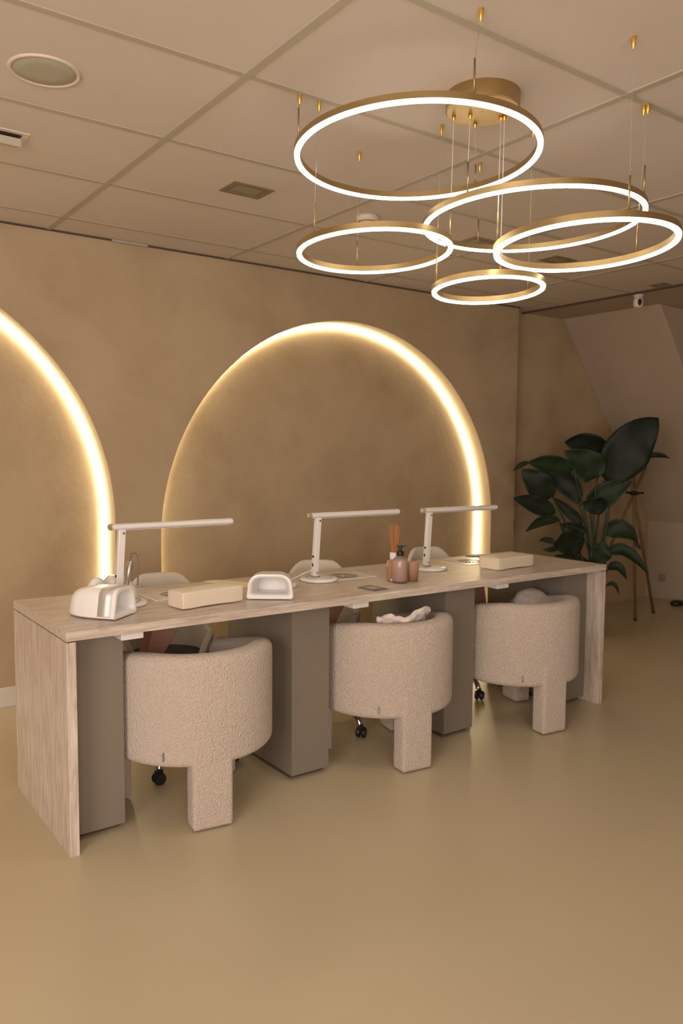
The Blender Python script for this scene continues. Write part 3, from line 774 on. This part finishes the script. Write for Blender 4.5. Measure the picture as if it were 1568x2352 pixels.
LV = [  # base, mid, tip, width, depth offsets, material, fold, twist, stem via
 ((1400, 1112), (1446, 1028), (1512, 960), 104, (0, -.08, -.1), 1, .12, .1, (1392, 1215)),
 ((1398, 1052), (1346, 1022), (1296, 1016), 62, (.1, .05, .02), 1, .35, .3, (1372, 1200)),
 ((1372, 1096), (1348, 1068), (1296, 1036), 74, (-.05, -.08, -.1), 0, .3, .1, (1362, 1220)),
 ((1315, 1080), (1262, 1066), (1212, 1062), 44, (-.1, -.15, -.2), 0, .4, .2, (1352, 1230)),
 ((1214, 1062), (1196, 1068), (1177, 1082), 12, (-.2, -.22, -.24), 0, .2, 0, None),
 ((1268, 1142), (1236, 1112), (1197, 1078), 62, (-.15, -.2, -.2), 1, .2, .1, (1312, 1230)),
 ((1328, 1158), (1296, 1104), (1234, 1072), 50, (0, .05, .05), 1, .35, .3, (1350, 1240)),
 ((1274, 1180), (1228, 1158), (1178, 1144), 40, (-.2, -.25, -.3), 1, .3, .1, (1318, 1262)),
 ((1352, 1168), (1392, 1135), (1450, 1106), 56, (.05, .0, -.05), 0, .3, .2, (1362, 1240)),
 ((1392, 1160), (1365, 1160), (1332, 1156), 42, (-.03, -.05, -.05), 1, .3, .3, (1382, 1240)),
 ((1282, 1196), (1244, 1196), (1206, 1222), 24, (-.2, -.25, -.3), 0, .3, .2, (1315, 1265)),
 ((1336, 1206), (1308, 1176), (1268, 1142), 26, (0, 0, 0), 1, .3, .3, (1352, 1260)),
 ((1346, 1226), (1320, 1212), (1288, 1204), 26, (.0, .0, .0), 1, .3, .2, (1356, 1275)),
 ((1342, 1242), (1304, 1246), (1270, 1252), 62, (-.1, -.15, -.2), 1, .2, .1, (1358, 1290)),
 ((1276, 1248), (1256, 1240), (1238, 1242), 14, (-.2, -.2, -.2), 1, .2, .1, None),
 ((1286, 1256), (1266, 1262), (1246, 1262), 12, (-.15, -.2, -.2), 0, .2, .1, (1330, 1300)),
 ((1384, 1226), (1424, 1216), (1464, 1244), 44, (.05, .0, 0), 0, .35, .1, (1378, 1290)),
 ((1456, 1240), (1464, 1252), (1472, 1262), 8, (0, 0, 0), 1, .2, 0, None),
 ((1376, 1296), (1380, 1268), (1392, 1246), 46, (-.15, -.18, -.2), 0, .2, .2, (1372, 1320)),
 ((1394, 1272), (1436, 1268), (1490, 1322), 30, (.0, -.05, -.1), 0, .45, .3, (1384, 1310)),
 ((1396, 1308), (1418, 1302), (1438, 1332), 22, (.0, -.05, -.05), 0, .4, .2, (1384, 1330)),
 ((1392, 1346), (1410, 1342), (1421, 1368), 10, (-.05, -.08, -.1), 0, .3, .1, (1378, 1350)),
 ((1352, 1290), (1312, 1282), (1272, 1276), 18, (.1, .1, .1), 0, .3, .1, (1358, 1310)),
 ((1480, 1052), (1508, 1046), (1538, 1053), 14, (-.1, -.1, -.1), 1, .4, .4, None),
]
for b_, m_, t_, w_, dd_, mi_, fo_, tw_, via in LV:
    leaf(b_, m_, t_, w_, dd_, mi_, fo_, tw_, wav=.16)
    if via: stem(b_, via, (RT[0]+random.uniform(-14, 14), RT[1]), dd_[0], .0085)

# ------------------------------------------------------------------ wooden tripod beside the plant
TJ = Vector((5.03, 1.30, 1.03))
tri = thing('wooden_tripod', 'light wooden tripod stand with a black joint behind the plant', 'tripod', (TJ.x, TJ.y, 0))
for foot in ((4.911, 1.169), (5.309, 1.259), (4.80, 1.62)):
    f = Vector((foot[0], foot[1], 0)); dv = (TJ-f)
    bm = bmesh.new(); off = Vector((0, 0, 0)); tp = TJ+dv*{4.911: .40, 5.309: .47, 4.80: .22}[foot[0]]
    tube(bm, [f-Vector((TJ.x, TJ.y, 0)), tp-Vector((TJ.x, TJ.y, 0))], .0125, 12)
    pole = build('pole', bm, M_wood, tri, smooth=True)
    bm = bmesh.new(); tube(bm, [f-Vector((TJ.x, TJ.y, 0)), f+dv*.015-Vector((TJ.x, TJ.y, 0))], .0145, 12); build('rubber_foot', bm, M_black, pole, smooth=True)
bm = bmesh.new(); lathe(bm, [(.015, 1.012), (.034, 1.018), (.040, 1.03), (.034, 1.042), (.015, 1.048)], 20)
for k in range(3):
    a = R(-37+120*k); tube(bm, [(0, 0, 1.03), (.075*math.cos(a), .075*math.sin(a), 1.03)], [.010, .007], 8)
    tube(bm, [(.068*math.cos(a), .068*math.sin(a), 1.03), (.078*math.cos(a), .078*math.sin(a), 1.03)], .011, 8)
build('joint', bm, M_black, tri, smooth=True)
bm = bmesh.new(); box(bm, -.012, 0, -.035, .035, -.035, .035); o = build('wall_socket', bm, mat('socket_plastic', (.36, .27, .21), .5), bevel=.004); o.location = (X1-.0005, 1.60, .20)
tag(o, 'small wall socket low on the knee wall at the right edge', 'socket')
bm = bmesh.new(); lathe(bm, [(.05, 0), (.062, .008), (.062, .03), (.05, .042), (.01, .045)], 28); o = build('floor_puck', bm, M_black, smooth=True); o.location = (5.80, 1.34, 0); o.scale = (1.1, .8, 1)
tag(o, 'small black round object on the floor by the far right wall', 'gadget')
